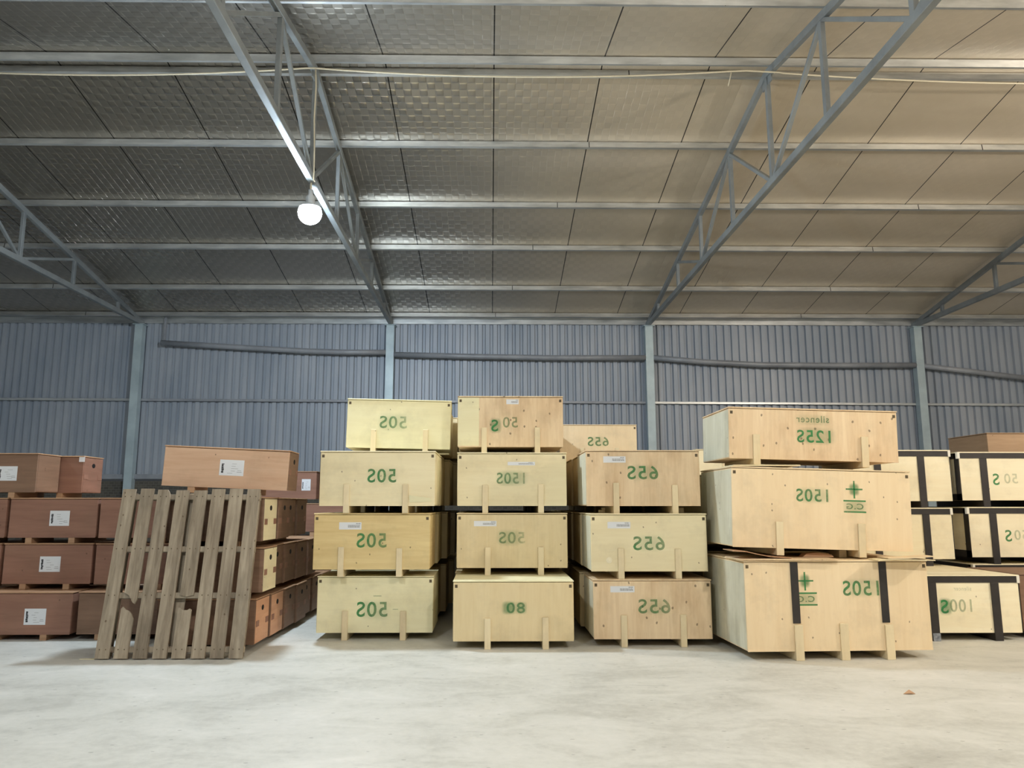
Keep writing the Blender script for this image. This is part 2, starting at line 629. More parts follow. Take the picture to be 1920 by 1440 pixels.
# wall columns
for x, l in zip(XT, ('pale steel wall column behind the weathered pallet', 'pale steel wall column behind the pale cream top crate',
                     'pale steel wall column behind the back-row crate marked 65S', 'pale steel wall column behind the black-strapped crates')):
    t = empty('steel_column', (x, 17.5, 0))
    tag(t, l, 'column', 'steel columns along the back wall')
    b = MB()
    b.box(-0.09, 0.09, -0.09, -0.08, 0, 5.60, 'column', 0.001)
    b.box(-0.09, 0.09, 0.08, 0.09, 0, 5.60, 'column', 0.001)
    b.box(-0.09, -0.075, -0.08, 0.08, 0, 5.60, 'column')
    b.box(0.075, 0.09, -0.08, 0.08, 0, 5.60, 'column')
    b.build('post', t)
    b = MB()
    b.box(-0.13, 0.13, -0.13, 0.12, 5.60, 5.615, 'column')
    b.build('cap_plate', t)

# wall girts
def rail(pts, r, label, name='wall_rail', mat='rail', square=None):
    b = MB()
    if square:
        for a, c in zip(pts, pts[1:]):
            b.bar(a, c, square[0], square[1], mat)
    else:
        b.tube(pts, r, mat, 12)
    return tag(b.build(name), label, 'wall rail', 'steel rails along the back wall')


GY = 17.46
ex = 0.1
rail([(-7.60, GY, 5.18), (-6.2, GY, 5.10), (-4.4, GY, 5.00), (-3.4, GY, 4.97), (-2.42, GY, 4.97)], 0.062, 'sagging upper steel rail left of the lamp truss column')
rail([(-2.24, GY, 4.92), (-0.5, GY, 4.88), (1.5, GY, 4.85), (3.59, GY, 4.86)], 0.062, 'straight upper steel rail on the wall bay above the middle crates')
rail([(3.77, GY, 4.86), (5.0, GY, 4.76), (6.3, GY, 4.70), (8.0, GY, 4.69), (9.89, GY, 4.70)], 0.062, 'sagging upper steel rail above the crate marked 125S')
rail([(10.07, GY, 4.68), (11.2, GY, 4.55), (13.0, GY, 4.33)], 0.062, 'drooping upper steel rail at the far right of the wall')
for x0, x1, l in ((-14.1, -8.21, 'thin mid-height rail on the leftmost wall bay'), (-8.03, -2.42, 'thin mid-height rail behind the pallet and brown crates'),
                  (-2.24, 3.59, 'thin mid-height rail behind the tallest cream stacks'), (3.77, 9.89, 'thin bright mid-height rail behind the crate marked 125S'),
                  (10.07, 16.1, 'thin mid-height rail on the rightmost wall bay')):
    rail([(x0, 17.61, 3.84 - 0.004 * x0), (x1, 17.61, 3.84 - 0.004 * x1)], 0, l, mat='galv' if x0 > 3 or x0 < -10 else 'rail', square=(0.055, 0.055))
b = MB()
b.bar((-7.55, 17.50, 5.12), (-7.55, 17.50, 5.85), 0.05, 0.05, 'rail')
tag(b.build('rail_hanger'), 'short vertical steel hanger at the top of the wall beside the left column', 'bracket')

# electric cable along the ridge and the drop to the lamp
def sagline(a, c, sag, n=14):
    a, c = Vector(a), Vector(c)
    return [a.lerp(c, k / n) - Vector((0, 0, sag * 4 * (k / n) * (1 - k / n))) for k in range(n + 1)]


b = MB()
yz = (9.16, 7.03)
pts = sagline((-14.1, 9.16, 7.0), (-8.17, 9.16, 7.04), 0.06) + sagline((-8.07, 9.16, 7.04), (-2.38, 9.16, 7.04), 0.12) + \
      sagline((-2.28, 9.16, 7.04), (3.1, 9.16, 7.04), 0.10) + sagline((3.3, 9.16, 7.05), (3.73, 9.16, 7.03), 0.0, 2) + sagline((3.78, 9.16, 7.02), (10.0, 9.16, 6.98), 0.10) + sagline((10.05, 9.16, 6.98), (16.1, 9.16, 7.0), 0.10)
b.tube(pts, 0.011, 'cable', 6)
tag(b.build('electric_cable'), 'cream electric cable slung along the roof ridge', 'cable')
b = MB()
b.tube([(-2.26, 9.16, 7.02), (-2.255, 9.20, 6.8), (-2.275, 9.25, 6.4), (-2.27, 9.30, 6.0), (-2.28, 9.36, 5.75), (-2.285, 9.38, 5.62), (-2.27, 9.40, 5.60)], 0.010, 'cable', 6)
tag(b.build('drop_cable'), 'cream cable dropping from the ridge to the glowing lamp', 'cable')

b = MB()
b.tube([(3.10, 9.14, 7.015), (3.08, 9.15, 6.93), (3.05, 9.14, 6.82)], 0.006, 'cable', 6)
tag(b.build('loose_string'), 'short loose string end hanging from the ridge cable beside the right-centre truss', 'string')
# lamps
for i, (p, r, c, st) in enumerate(LAMPS):
    t = empty('hanging_lamp', p)
    tag(t, ('glowing round white lamp hanging under the left-centre truss', 'glowing cool lamp hanging behind the viewer on the left',
            'glowing warm lamp hanging behind the viewer on the right', 'glowing warm lamp hanging at the far right of the hall',
            'glowing cool lamp hanging at the far left of the hall')[i], 'lamp')
    b = MB()
    kk = (10, 9, 11, 12, 9)[i]
    prof = [(0.0, -r)] + [(r * sin(a), -r * cos(a)) for a in [pi * k / 14 for k in range(1, kk)]]
    b.lathe(prof, (0, 0, 0), glow('lamp_glass_glow', c, st))
    b.build('bulb', t)
    b = MB()
    ea = pi * (kk - 1) / 14
    b.lathe([(r * sin(ea) + 0.002, -r * cos(ea)), (r * sin(ea) * 0.8, -r * cos(ea) + 0.03), (0.058, r * 0.9), (0.058, r + 0.06), (0.03, r + 0.10), (0.03, r + 0.16), (0.0, r + 0.16)], (0, 0, 0), 'socket')
    b.tube([(0, 0, r + 0.15), (0, 0, 5.62 - p[2])], 0.012, 'cable')
    b.build('lamp_holder', t)

# ------------------------------------------------------------ crates
def text_mesh(txt, height, bold=0.012):
    cu = bpy.data.curves.new('t', 'FONT')
    cu.body = txt
    cu.size = 1.0
    cu.offset = bold
    cu.space_character = 1.12
    cu.resolution_u = 4
    cu.align_x = 'CENTER'
    ob = bpy.data.objects.new('t', cu)
    COL.objects.link(ob)
    dg = bpy.context.evaluated_depsgraph_get()
    me = bpy.data.meshes.new_from_object(ob.evaluated_get(dg))
    bpy.data.objects.remove(ob)
    bpy.data.curves.remove(cu)
    ys = [v.co.y for v in me.vertices] or [0, 1]
    lo, hi = min(ys), max(ys)
    s = height / (hi - lo)
    vv = [(v.co.x * s, (v.co.y - (lo + hi) / 2) * s) for v in me.vertices]
    ff = [tuple(p.vertices) for p in me.polygons]
    bpy.data.meshes.remove(me)
    return vv, ff


def mark(parent, y, items, col='paint', name='stencil_mark'):
    """writing sprayed on the front board; items: ('t', text, cx, cz, h, fade_left, fade_right, squeeze) | ('r', x0,x1,z0,z1,fade) | ('o', cx,cz,rx,rz,fade)"""
    vs_, fs, fd = [], [], []
    for it in items:
        o = len(vs_)
        if it[0] == 't':
            _, txt, cx, cz, h, fl, fr, sq = it
            vv, ff = text_mesh(txt, h)
            xm = max(abs(v[0]) for v in vv)
            for x, z in vv:
                x = -x                                    # the photograph shows the writing reversed
                vs_.append((cx + x * sq, y - 0.0016, cz + z))
                u = (x / xm + 1) / 2
                fd.append(fl * (1 - u) + fr * u)
            fs += [tuple(o + k for k in f) for f in ff]
        elif it[0] == 'r':
            _, x0, x1, z0, z1, f = it
            for x, z in ((x0, z0), (x1, z0), (x1, z1), (x0, z1)):
                vs_.append((x, y - 0.0016, z))
                fd.append(f)
            fs.append((o, o + 1, o + 2, o + 3))
        else:
            _, cx, cz, rx, rz, f = it
            f *= 1.5
            vs_.append((cx, y - 0.0008, cz))
            fd.append(f)
            N = 24
            for ring, (rr, ff) in enumerate(((0.6, f * 0.75), (1.0, 0.0))):
                for k in range(N):
                    a = 2 * pi * k / N
                    # a box-like overspray patch, as a stencil sheet leaves
                    q = (abs(cos(a)) ** 4 + abs(sin(a)) ** 4) ** -0.25
                    vs_.append((cx + rx * rr * q * cos(a), y - 0.0008, cz + rz * rr * q * sin(a)))
                    fd.append(ff)
            for k in range(N):
                k2 = (k + 1) % N
                fs.append((o, o + 1 + k, o + 1 + k2))
                fs.append((o + 1 + k, o + 1 + N + k, o + 1 + N + k2, o + 1 + k2))
    me = bpy.data.meshes.new(name)
    me.from_pydata(vs_, [], fs)
    at = me.attributes.new('fade', 'FLOAT', 'POINT')
    fd = [v * 0.86 for v in fd]
    at.data.foreach_set('value', fd)
    me.materials.append(M[col])
    ob = bpy.data.objects.new(name, me)
    COL.objects.link(ob)
    ob.parent = parent
    return ob


def paper(parent, y, x0, x1, z0, z1, style, name='paper_label'):
    """printed label stuck on the front board"""
    b = MB()
    b.box(x0, x1, y - 0.0025, y, z0, z1, 'paper')
    w_, h_ = x1 - x0, z1 - z0
    yy = (y - 0.0032, y - 0.0024)
    if style == 'sheet':           # big sheet with a dark upright line of print
        rr = random.Random(int(x0 * 1000))
        z = z0 + h_ * 0.16
        while z < z0 + h_ * 0.74:
            dz = h_ * (0.05 + 0.06 * rr.random())
            xo = w_ * 0.02 * rr.random() + w_ * 0.07
            b.box(x0 + xo, x0 + xo + w_ * (0.07 + 0.04 * rr.random()), *yy, z, z + dz, 'ink')
            z += dz + h_ * 0.01
        for k in range(5):
            zz = z0 + h_ * (0.14 + 0.15 * k)
            xa = x0 + w_ * (0.32 + 0.2 * rr.random())
            b.box(xa, xa + w_ * (0.15 + 0.15 * rr.random()), *yy, zz, zz + h_ * 0.02, 'ink_grey')
        b.box(x0 + w_ * 0.72, x0 + w_ * 0.92, *yy, z0 + h_ * 0.22, z0 + h_ * 0.25, 'ink_grey')
        b.box(x0 + w_ * 0.74, x0 + w_ * 0.90, *yy, z0 + h_ * 0.32, z0 + h_ * 0.34, 'ink_grey')
    elif style == 'strip':         # long shipping strip, two rows of fine print on the right
        rr = random.Random(int(x1 * 1000))
        for row, (zz, dz) in enumerate(((0.28, 0.16), (0.50, 0.12), (0.74, 0.14))):
            x = x0 + w_ * (0.40 if row < 2 else 0.76)
            while x < x0 + w_ * 0.92:
                dx = w_ * (0.02 + 0.05 * rr.random())
                b.box(x, min(x + dx, x1 - w_ * 0.05), *yy, z0 + h_ * zz, z0 + h_ * (zz + dz), 'ink_grey')
                x += dx + w_ * 0.012
    return b.build(name, parent)


def crate(xc, yf, z, Wd, D, H, label, group, mat='cream', leg=0.085, cleats=(0.29, 0.74), cw=0.066, ch=0.24, cmat='batten', yaw=0.0, roll=0.0,
          clips=True, lid=None, name='wooden_crate', smat=None):
    """closed plywood case on runners; H is the full height with runners and lid; origin at the centre of its base"""
    t = empty(name, (xc, yf + D / 2, z + abs(roll) * Wd * 0.5 * 0.5), (0, roll, yaw))
    tag(t, label, 'crate', group)
    f = -D / 2
    lt = 0.014
    b = MB()
    b.box(-Wd / 2, Wd / 2, f, -f, leg, H - lt - 0.005, mat, 0.004)
    b.box(-Wd / 2 + 0.03, Wd / 2 - 0.03, f + 0.03, -f - 0.03, H - lt - 0.006, H - lt, 'hole')
    # board edges: the front and back panels cover the ends of the side panels
    for s_ in (-1, 1):
        b.box(s_ * Wd / 2 - 0.003, s_ * Wd / 2 + 0.003, f + 0.012, -f - 0.012, leg + 0.012, H - lt - 0.016, smat or mat)
    b.box(-Wd / 2 + 0.002, Wd / 2 - 0.002, f - 0.003, f + 0.01, leg - 0.004, leg + 0.010, mat)
    b.build('case', t)
    b = MB()
    b.box(-Wd / 2 - 0.006, Wd / 2 + 0.006, f - 0.006, -f + 0.006, H - lt, H, lid or mat, 0.003)
    b.build('lid', t)
    for c in cleats:
        cx = -Wd / 2 + Wd * c
        b = MB()
        b.box(cx - cw / 2, cx + cw / 2, f + 0.004, -f - 0.004, 0, leg, cmat, 0.003)
        b.build('runner', t)
        if ch:
            b = MB()
            k = random.uniform(-0.012, 0.012)
            b.box(cx - cw / 2, cx + cw / 2, f - 0.019, f - 0.0031, 0.0, leg + ch + k, cmat, 0.003)
            b.build('batten', t)
    if clips:
        for s_ in (-1, 1):
            b = MB()
            cx = s_ * (Wd / 2 - 0.03)
            b.box(cx - 0.014, cx + 0.014, f - 0.0025, f, H - lt - 0.06, H - lt - 0.028, 'clip')
            b.build('corner_clip', t)
    return t, f


G50 = 'cream crates marked 50S, left column'
G50B = 'cream crates of the middle column'
G65 = 'cream crates marked 65S'
HD = 0.80
# --- column A (left of the three cream columns)
a1, f = crate(-1.295, 8.93, 0, 1.30, HD, 0.70, 'cream crate marked 50S on the floor, next to the end of the brown crate row', G50, 'pale', cleats=(0.245, 0.745))
mark(a1, f, [('t', '50S', -0.03, 0.335, 0.165, 1.0, 0.5, 1.0), ('o', -0.0, 0.33, 0.19, 0.12, 0.12), ('r', 0.20, 0.26, 0.33, 0.337, 0.5), ('r', -0.02, 0.07, 0.475, 0.485, 0.4)])
a2, f = crate(-1.33, 8.80, 0.70, 1.30, HD, 0.70, 'yellowish crate marked 50S with a white label at its top left', G50, 'yellow', cleats=(0.24, 0.74))
mark(a2, f, [('t', '50S', 0.0, 0.40, 0.16, 0.85, 0.65, 1.0), ('o', 0.0, 0.40, 0.18, 0.11, 0.10)])
paper(a2, f, -0.37, -0.12, 0.52, 0.60, 'strip')
a3, f = crate(-1.28, 8.78, 1.40, 1.30, HD, 0.70, 'cream crate marked 50S with a splintered right batten, directly under the palest crate', G50, 'cream', cleats=(0.235, 0.745))
mark(a3, f, [('t', '50S', 0.05, 0.42, 0.155, 0.9, 0.8, 1.0), ('o', 0.05, 0.42, 0.18, 0.11, 0.10)])
b = MB()
b.prism([(0.36, f - 0.018, 0.20), (0.60, f - 0.010, 0.17), (0.62, f - 0.004, 0.13), (0.37, f - 0.004, 0.12)], (0, 0.003, 0), 'pale')
tag(b.build('torn_veneer', a3), 'pale torn veneer')
a4, f = crate(-1.18, 9.66, 2.105, 1.30, HD, 0.70, 'palest cream crate marked 50S, topmost of its stack', G50, 'pale', cleats=(0.26, 0.76), yaw=R(2.5), roll=R(1.0))
mark(a4, f, [('t', '50S', -0.07, 0.41, 0.155, 0.75, 0.35, 1.05), ('o', -0.07, 0.41, 0.2, 0.13, 0.10)])

# --- column B
b1, f = crate(0.245, 8.37, 0, 1.27, 0.98, 0.70, 'tan crate on the floor in the middle column, with its pale lid showing', G50B, 'tan', cleats=(0.285, 0.765), lid='pale')
mark(b1, f, [('t', '80', 0.025, 0.42, 0.11, 0.75, 0.6, 1.25), ('o', -0.05, 0.42, 0.08, 0.075, 0.45), ('o', 0.08, 0.42, 0.07, 0.07, 0.3)])
b2, f = crate(0.25, 9.00, 0.70, 1.27, HD, 0.70, 'olive-tan crate with a faded smudged mark, second from the floor in the middle column', G50B, 'tan', cleats=(0.28, 0.76))
mark(b2, f, [('t', '50S', 0.0, 0.42, 0.13, 0.55, 0.25, 1.1), ('o', -0.03, 0.42, 0.16, 0.1, 0.16)])
paper(b2, f, -0.44, -0.18, 0.55, 0.61, 'strip')
b3, f = crate(0.25, 9.02, 1.40, 1.27, HD, 0.70, 'cream crate with a blurred green mark, third from the floor in the middle column', G50B, 'cream', cleats=(0.255, 0.765))
mark(b3, f, [('t', '150S', 0.0, 0.40, 0.13, 0.6, 0.3, 0.95), ('o', 0.0, 0.40, 0.2, 0.1, 0.2)])
paper(b3, f, -0.05, 0.27, 0.55, 0.59, 'strip')
b4, f = crate(0.24, 9.25, 2.10, 1.27, HD, 0.70, 'knotty crate marked 50S, topmost of the middle column', G50B, 'knotty', cleats=(0.25, 0.755))
mark(b4, f, [('t', 'S', -0.19, 0.34, 0.145, 1.1, 0.9, 1.0), ('o', -0.18, 0.34, 0.08, 0.10, 0.35), ('t', '50', 0.0, 0.38, 0.13, 0.5, 0.55, 1.0)])
paper(b4, f, -0.05, 0.10, 0.60, 0.66, 'strip')
b = MB()
b.box(-0.635, -0.38, f - 0.0015, f, 0.09, 0.68, 'pale')
tag(b.build('pale_veneer_panel', b4), 'paler smooth left strip of the front')

# --- column C
c1, f = crate(1.74, 8.48, 0, 1.27, HD, 0.70, 'pinkish crate marked 65S standing on the floor', G65, 'knotty', cleats=(0.255, 0.755), smat='grey_side')
mark(c1, f, [('t', '65S', 0.02, 0.42, 0.15, 0.8, 0.45, 1.1), ('o', 0.02, 0.42, 0.18, 0.1, 0.12)])
paper(c1, f, -0.45, -0.19, 0.565, 0.63, 'strip')
c2, f = crate(1.73, 8.52, 0.70, 1.27, HD, 0.70, 'cream crate marked 65S with a patched hole low on the left', G65, 'cream', cleats=(0.255, 0.745), smat='grey_side')
mark(c2, f, [('t', '65S', 0.0, 0.38, 0.15, 0.8, 0.55, 1.1), ('o', 0.0, 0.38, 0.17, 0.1, 0.12)])
paper(c2, f, -0.45, -0.20, 0.54, 0.61, 'strip')
b = MB()
b.lathe([(0.0, 0.006), (0.016, 0.005), (0.022, 0.0), (0.026, 0.004), (0.034, 0.0)], (0, 0, 0), 'bright', 12)
o = b.build('knot_plug', c2, (-0.44, f - 0.001, 0.20))
o.rotation_euler = (R(90), 0, 0)
tag(o, 'light broken knot')
c3, f = crate(1.70, 8.60, 1.40, 1.27, HD, 0.70, 'cream crate marked 65S with scattered dark knots, topmost of its front stack', G65, 'knotty', cleats=(0.26, 0.775), smat='grey_side')
mark(c3, f, [('t', '65S', 0.0, 0.45, 0.15, 0.85, 0.7, 1.1), ('o', 0.0, 0.45, 0.17, 0.1, 0.14)])
paper(c3, f, -0.44, -0.19, 0.56, 0.63, 'strip')

# --- rows standing behind the front crates
plain_c, _ = crate(-1.32, 9.64, 0, 1.29, HD, 0.70, 'x', 'crates in rows behind the left cream column', 'tan', cleats=(0.25, 0.75), clips=False)
ORD = ['second', 'third', 'fourth', 'fifth', 'sixth', 'seventh']
LV = ['on the floor', 'one level up', 'two levels up', 'on the top level']
first = True
for r_ in range(4):
    for l_ in range(4 if r_ < 3 else 3):
        o = plain_c if first else copy_tree(plain_c)
        first = False
        dy = [9.80, 9.72, 9.70, 10.74][l_] + r_ * 0.86
        o.location = (-1.30 + [0.0, 0.02, 0.05, 0.10][l_] + 0.02 * ((r_ * 7 + l_ * 3) % 3 - 1) + 0.05 * r_, dy + HD / 2, 0.70 * l_)
        o.rotation_euler = (0, 0, R(((r_ * 5 + l_ * 2) % 3 - 1) * 0.6))
        tag(o, f'plain cream crate {LV[l_]}, {ORD[r_]} row back behind the left 50S stack', 'crate', 'crates in rows behind the left cream column')
for r_ in range(5):
    for l_ in range(3):
        o = copy_tree(plain_c)
        dy = [9.36, 9.38, 9.48][l_] + r_ * 0.86
        o.location = (1.73 + 0.02 * ((r_ * 5 + l_) % 3 - 1), dy + HD / 2, 0.70 * l_)
        o.rotation_euler = (0, 0, 0)
        tag(o, f'plain cream crate {LV[l_]}, {ORD[r_]} row back behind the 65S stack', 'crate', 'crates in rows behind the 65S column')
for r_ in range(3):
    for l_ in range(4):
        o = copy_tree(plain_c)
        o.location = (0.25 + 0.02 * ((r_ * 5 + l_) % 3 - 1), [9.42, 9.86, 9.88, 10.10][l_] + r_ * 0.86 + HD / 2, 0.70 * l_)
        o.rotation_euler = (0, 0, 0)
        tag(o, f'plain cream crate {LV[l_]}, {ORD[r_]} row back behind the middle stack', 'crate', 'crates in rows behind the middle column')
c4, f = crate(1.77, 12.60, 2.10, 1.27, HD, 0.70, 'small-looking crate marked 65S on top of the far back row', G65, 'peach')
mark(c4, f, [('t', '65S', -0.0, 0.42, 0.15, 0.8, 0.6, 1.1), ('o', 0.0, 0.42, 0.17, 0.1, 0.10)])

# --- column D: the big cases marked 150S and 125S
G150 = 'large crates of the tallest-cased stack'
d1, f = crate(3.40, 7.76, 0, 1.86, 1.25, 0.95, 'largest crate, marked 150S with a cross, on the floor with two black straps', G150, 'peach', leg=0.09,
              cleats=(0.275, 0.52, 0.765), cw=0.085, ch=0.25, yaw=R(2.5), smat='grey_side')
CG = lambda cx, cz, k=1.0: [('r', cx - 0.075 * k, cx + 0.075 * k, cz + 0.075 * k, cz + 0.088 * k, 1.0), ('r', cx - 0.007 * k, cx + 0.007 * k, cz + 0.0, cz + 0.155 * k, 1.0),
      ('o', cx, cz + 0.08 * k, 0.05 * k, 0.06 * k, 0.5), ('r', cx - 0.10 * k, cx + 0.10 * k, cz - 0.028 * k, cz - 0.015 * k, 1.0),
      ('r', cx - 0.10 * k, cx + 0.10 * k, cz - 0.125 * k, cz - 0.112 * k, 0.95), ('t', 'C.G', cx, cz - 0.070 * k, 0.05 * k, 0.6, 0.7, 1.3),
      ('o', cx, cz - 0.07 * k, 0.11 * k, 0.055 * k, 0.22)]
mark(d1, f, [('t', '150S', 0.255, 0.68, 0.145, 0.9, 0.75, 0.95), ('o', 0.25, 0.68, 0.22, 0.10, 0.16)] + CG(-0.325, 0.66, 1.15))
for cx, zz in ((-0.43, 0.35), (0.47, 0.35)):
    b = MB()
    b.box(cx - 0.038, cx + 0.038, f - 0.010, f - 0.0035, zz, 0.935, 'black', 0.001)
    b.build('strap', d1)
d2, f = crate(3.37, 7.90, 0.965, 1.84, 1.15, 0.885, 'big peach crate marked 150S with a cross and bars, middle of its stack', G150, 'peach', leg=0.075, cleats=(0.26, 0.715), cw=0.075, ch=0.26, roll=R(1.6), smat='grey_side')
mark(d2, f, [('t', '150S', -0.08, 0.61, 0.13, 0.9, 0.6, 0.95), ('o', -0.08, 0.61, 0.20, 0.09, 0.16)] + CG(0.34, 0.59, 1.15))
d3, f = crate(3.42, 8.10, 1.885, 1.80, 1.0, 0.61, 'flat knotty crate marked 125S and silencer, topmost of the big stack', G150, 'knotty', leg=0.065, cleats=(0.16, 0.80), cw=0.075, ch=0.26, roll=R(1.5), smat='grey_side')
mark(d3, f, [('t', '125S', 0.02, 0.315, 0.135, 0.9, 1.0, 1.0), ('o', 0.03, 0.32, 0.23, 0.10, 0.2)])
mark(d3, f, [('t', 'silencer', 0.0, 0.50, 0.075, 0.55, 0.6, 0.95), ('o', 0.0, 0.49, 0.22, 0.07, 0.10)], name='silencer_mark')
for r_ in range(3):
    for l_ in range(2):
        o, _ = crate(3.42 + 0.03 * r_, 9.25 + r_ * 1.25, [0, 0.95][l_], 1.82, 1.15, [0.95, 0.90][l_],
                     f'big plain crate {LV[l_]}, {ORD[r_]} row back behind the 150S stack', 'big crates behind the 150S stack', 'cream', clips=False)
k1, f = crate(3.95, 11.95, 1.85, 1.5, 0.9, 0.50, 'cream crate peeking out between the 65S and 125S crates', 'big crates behind the 150S stack', 'bright')

# loose boards and scraps on and under the big crates
def sheet(pts, wd, th, label, mat, name='veneer_scrap', cat='scrap wood'):
    """thin warped board following pts (a polyline), wd deep along y"""
    b = MB()
    lo = [(x, y, z) for x, y, z in pts]
    out = lo + [(x, y, z + th) for x, y, z in reversed(pts)]
    b.prism(out, (0, wd, 0), mat)
    return tag(b.build(name), label, cat, 'loose boards between the big crates')


sheet([(2.46, 7.70, 0.952), (2.75, 7.70, 0.955), (3.1, 7.70, 0.953), (3.45, 7.70, 0.952)], 0.5, 0.010, 'thin brown board lying on the left of the largest crate lid', 'knotty')
sheet([(2.42, 7.78, 1.035), (2.55, 7.78, 1.03), (2.66, 7.78, 1.005), (2.80, 7.78, 0.978), (3.0, 7.78, 0.966)], 0.35, 0.008, 'curled torn veneer sheet at the left edge of the largest crate lid', 'brown_edge')
sheet([(3.80, 7.64, 0.952), (3.95, 7.64, 0.962), (4.10, 7.64, 0.958), (4.36, 7.64, 0.952)], 0.22, 0.008, 'bowed veneer sheet at the right end of the largest crate lid', 'cream')
sheet([(3.9, 7.65, 0.972), (4.1, 7.65, 0.972), (4.36, 7.65, 0.99)], 0.22, 0.008, 'upper splayed veneer sheet at the right end of the largest crate lid', 'peach')
b = MB()
b.box(3.62, 3.70, 8.1, 8.35, 0.952, 1.03, 'batten', 0.004)
tag(b.build('wood_block'), 'square wood block between the two crates marked 150S', 'wood block')
b = MB()
b.prism([(3.20, 8.0, 0.965), (3.52, 8.0, 0.965), (3.50, 8.0, 0.99), (3.36, 8.0, 1.01), (3.24, 8.0, 1.0)], (0, 0.12, 0), 'brown_edge')
tag(b.build('scrap_board'), 'reddish scrap board in the gap between the crates marked 150S', 'scrap wood')
b = MB()
b.box(2.50, 3.20, 7.92, 8.3, 1.890, 1.903, 'cream', 0.002)
o = tag(b.build('packing_board'), 'thin pale board under the left of the crate marked 125S', 'board')
for x, w_, l in ((2.16, 0.12, 'small pale offcut under the right of the topmost 65S crate'), (1.28, 0.07, 'small pale block under the left of the topmost 65S crate')):
    b = MB()
    b.box(x - w_ / 2, x + w_ / 2, 8.90, 8.98, 1.40, 1.435, 'cream', 0.003)
    b.box(x, x + w_ / 2, 8.90, 8.98, 1.43, 1.46, 'cream', 0.003)
    tag(b.build('wood_block'), l, 'wood block', 'small blocks between the 65S crates')

# --- strapped crates on the right
def strapped(xc, yf, z, Wd, D, H, label, straps=(0.27, 0.775), mat='bright', foot=False, yaw=0.0):
    """plywood case with a black steel band under the lid, two black upright straps that run down as legs"""
    t = empty('strapped_crate', (xc, yf + D / 2, z), (0, 0, yaw))
    tag(t, label, 'crate', 'black-strapped crates on the right')
    f = -D / 2
    leg = 0.085
    b = MB()
    b.box(-Wd / 2, Wd / 2, f, -f, leg, H - 0.012, mat, 0.003)
    b.build('case', t)
    b = MB()
    b.box(-Wd / 2 - 0.012, Wd / 2 + 0.012, f - 0.012, -f + 0.012, H - 0.014, H, 'bright', 0.003)
    b.build('lid', t)
    b = MB()
    for y0, y1 in ((f - 0.008, f), (-f, -f + 0.008)):
        b.box(-Wd / 2 - 0.008, Wd / 2 + 0.008, y0, y1, H - 0.085, H - 0.014, 'black')
    for s_ in (-1, 1):
        b.box(s_ * (Wd / 2 + 0.004) - 0.004, s_ * (Wd / 2 + 0.004) + 0.004, f, -f, H - 0.085, H - 0.014, 'black')
        b.box(s_ * (Wd / 2 + 0.004) - 0.004, s_ * (Wd / 2 + 0.004) + 0.004, f, -f, leg, leg + 0.085, 'black')
        b.box(s_ * (Wd / 2 + 0.004) - 0.004, s_ * (Wd / 2 + 0.004) + 0.004, f, f + 0.10, leg, H - 0.014, 'black')
        b.box(s_ * (Wd / 2 + 0.004) - 0.004, s_ * (Wd / 2 + 0.004) + 0.004, -f - 0.10, -f, leg, H - 0.014, 'black')
    b.build('steel_band', t)
    for i, c in enumerate(straps):
        cx = -Wd / 2 + Wd * c
        b = MB()
        b.box(cx - 0.045, cx + 0.045, f - 0.016, f - 0.0005, 0, H - 0.085, 'black', 0.002)
        b.box(cx - 0.045, cx + 0.045, f, -f, 0, leg, 'black')
        b.build('strap', t)
        if foot and i == 0:
            b = MB()
            b.box(cx - 0.04, cx + 0.045, f - 0.026, f - 0.0165, 0.0, leg, 'silver', 0.002)
            b.build('taped_foot', t)
    for s_ in (-1, 1):
        b = MB()
        cx = s_ * (Wd / 2 + 0.003)
        b.box(cx - 0.022, cx + 0.012, f - 0.0135, f + 0.03, H - 0.09, H - 0.006, 'white', 0.002)
        b.build('corner_protector', t)
    return t, f


e1, f = strapped(5.28, 8.80, 0, 1.31, 2.30, 0.715, 'black-strapped crate marked 100S standing on the floor', (0.25, 0.79), foot=True)
mark(e1, f, [('t', 'S', -0.20, 0.37, 0.15, 1.2, 1.0, 1.0), ('o', -0.19, 0.37, 0.08, 0.10, 0.45), ('t', '100', -0.00, 0.38, 0.14, 0.4, 0.35, 0.9)])
mark(e1, f, [('t', 'silencer', 0.02, 0.565, 0.045, 0.3, 0.3, 0.9)], name='silencer_mark')
e2, f = strapped(5.34, 10.05, 0.715, 1.31, 1.05, 0.74, 'black-strapped crate without visible writing, second from the floor behind the 100S one', (0.25, 0.74))
e3, f = strapped(5.46, 10.18, 1.455, 1.30, 1.05, 0.76, 'black-strapped crate half hidden behind the 125S crate, topmost of its stack', (0.25, 0.70))
mark(e3, f, [('t', '50S', -0.32, 0.30, 0.16, 1.0, 0.5, 1.0)])
for nm, z, H, xc, l in (('f1', 0, 0.735, 6.93, 'black-strapped crate on the floor in the farthest right stack, mostly hidden'),
                        ('f2', 0.735, 0.73, 6.92, 'black-strapped crate with a knotty panel, middle of the farthest right stack'),
                        ('f3', 1.465, 0.72, 6.86, 'black-strapped crate marked 50S, topmost of the farthest right stack')):
    o, f = strapped(xc, 10.10, z, 1.34, 1.05, H, l, (0.235, 0.77))
    if nm != 'f1':
        mark(o, f, [('t', 'S', -0.19 + (0.02 if nm == 'f2' else -0.01), 0.36, 0.15, 0.95, 0.9, 1.0), ('t', '50', -0.0, 0.37, 0.13, 0.3, 0.25, 1.0)])
b = MB()
b.box(4.95, 5.15, 10.3, 11.0, 2.216, 2.30, 'knotty', 0.004)
tag(b.build('timber_offcut'), 'short pinkish timber lying on the topmost half-hidden strapped crate', 'wood block')

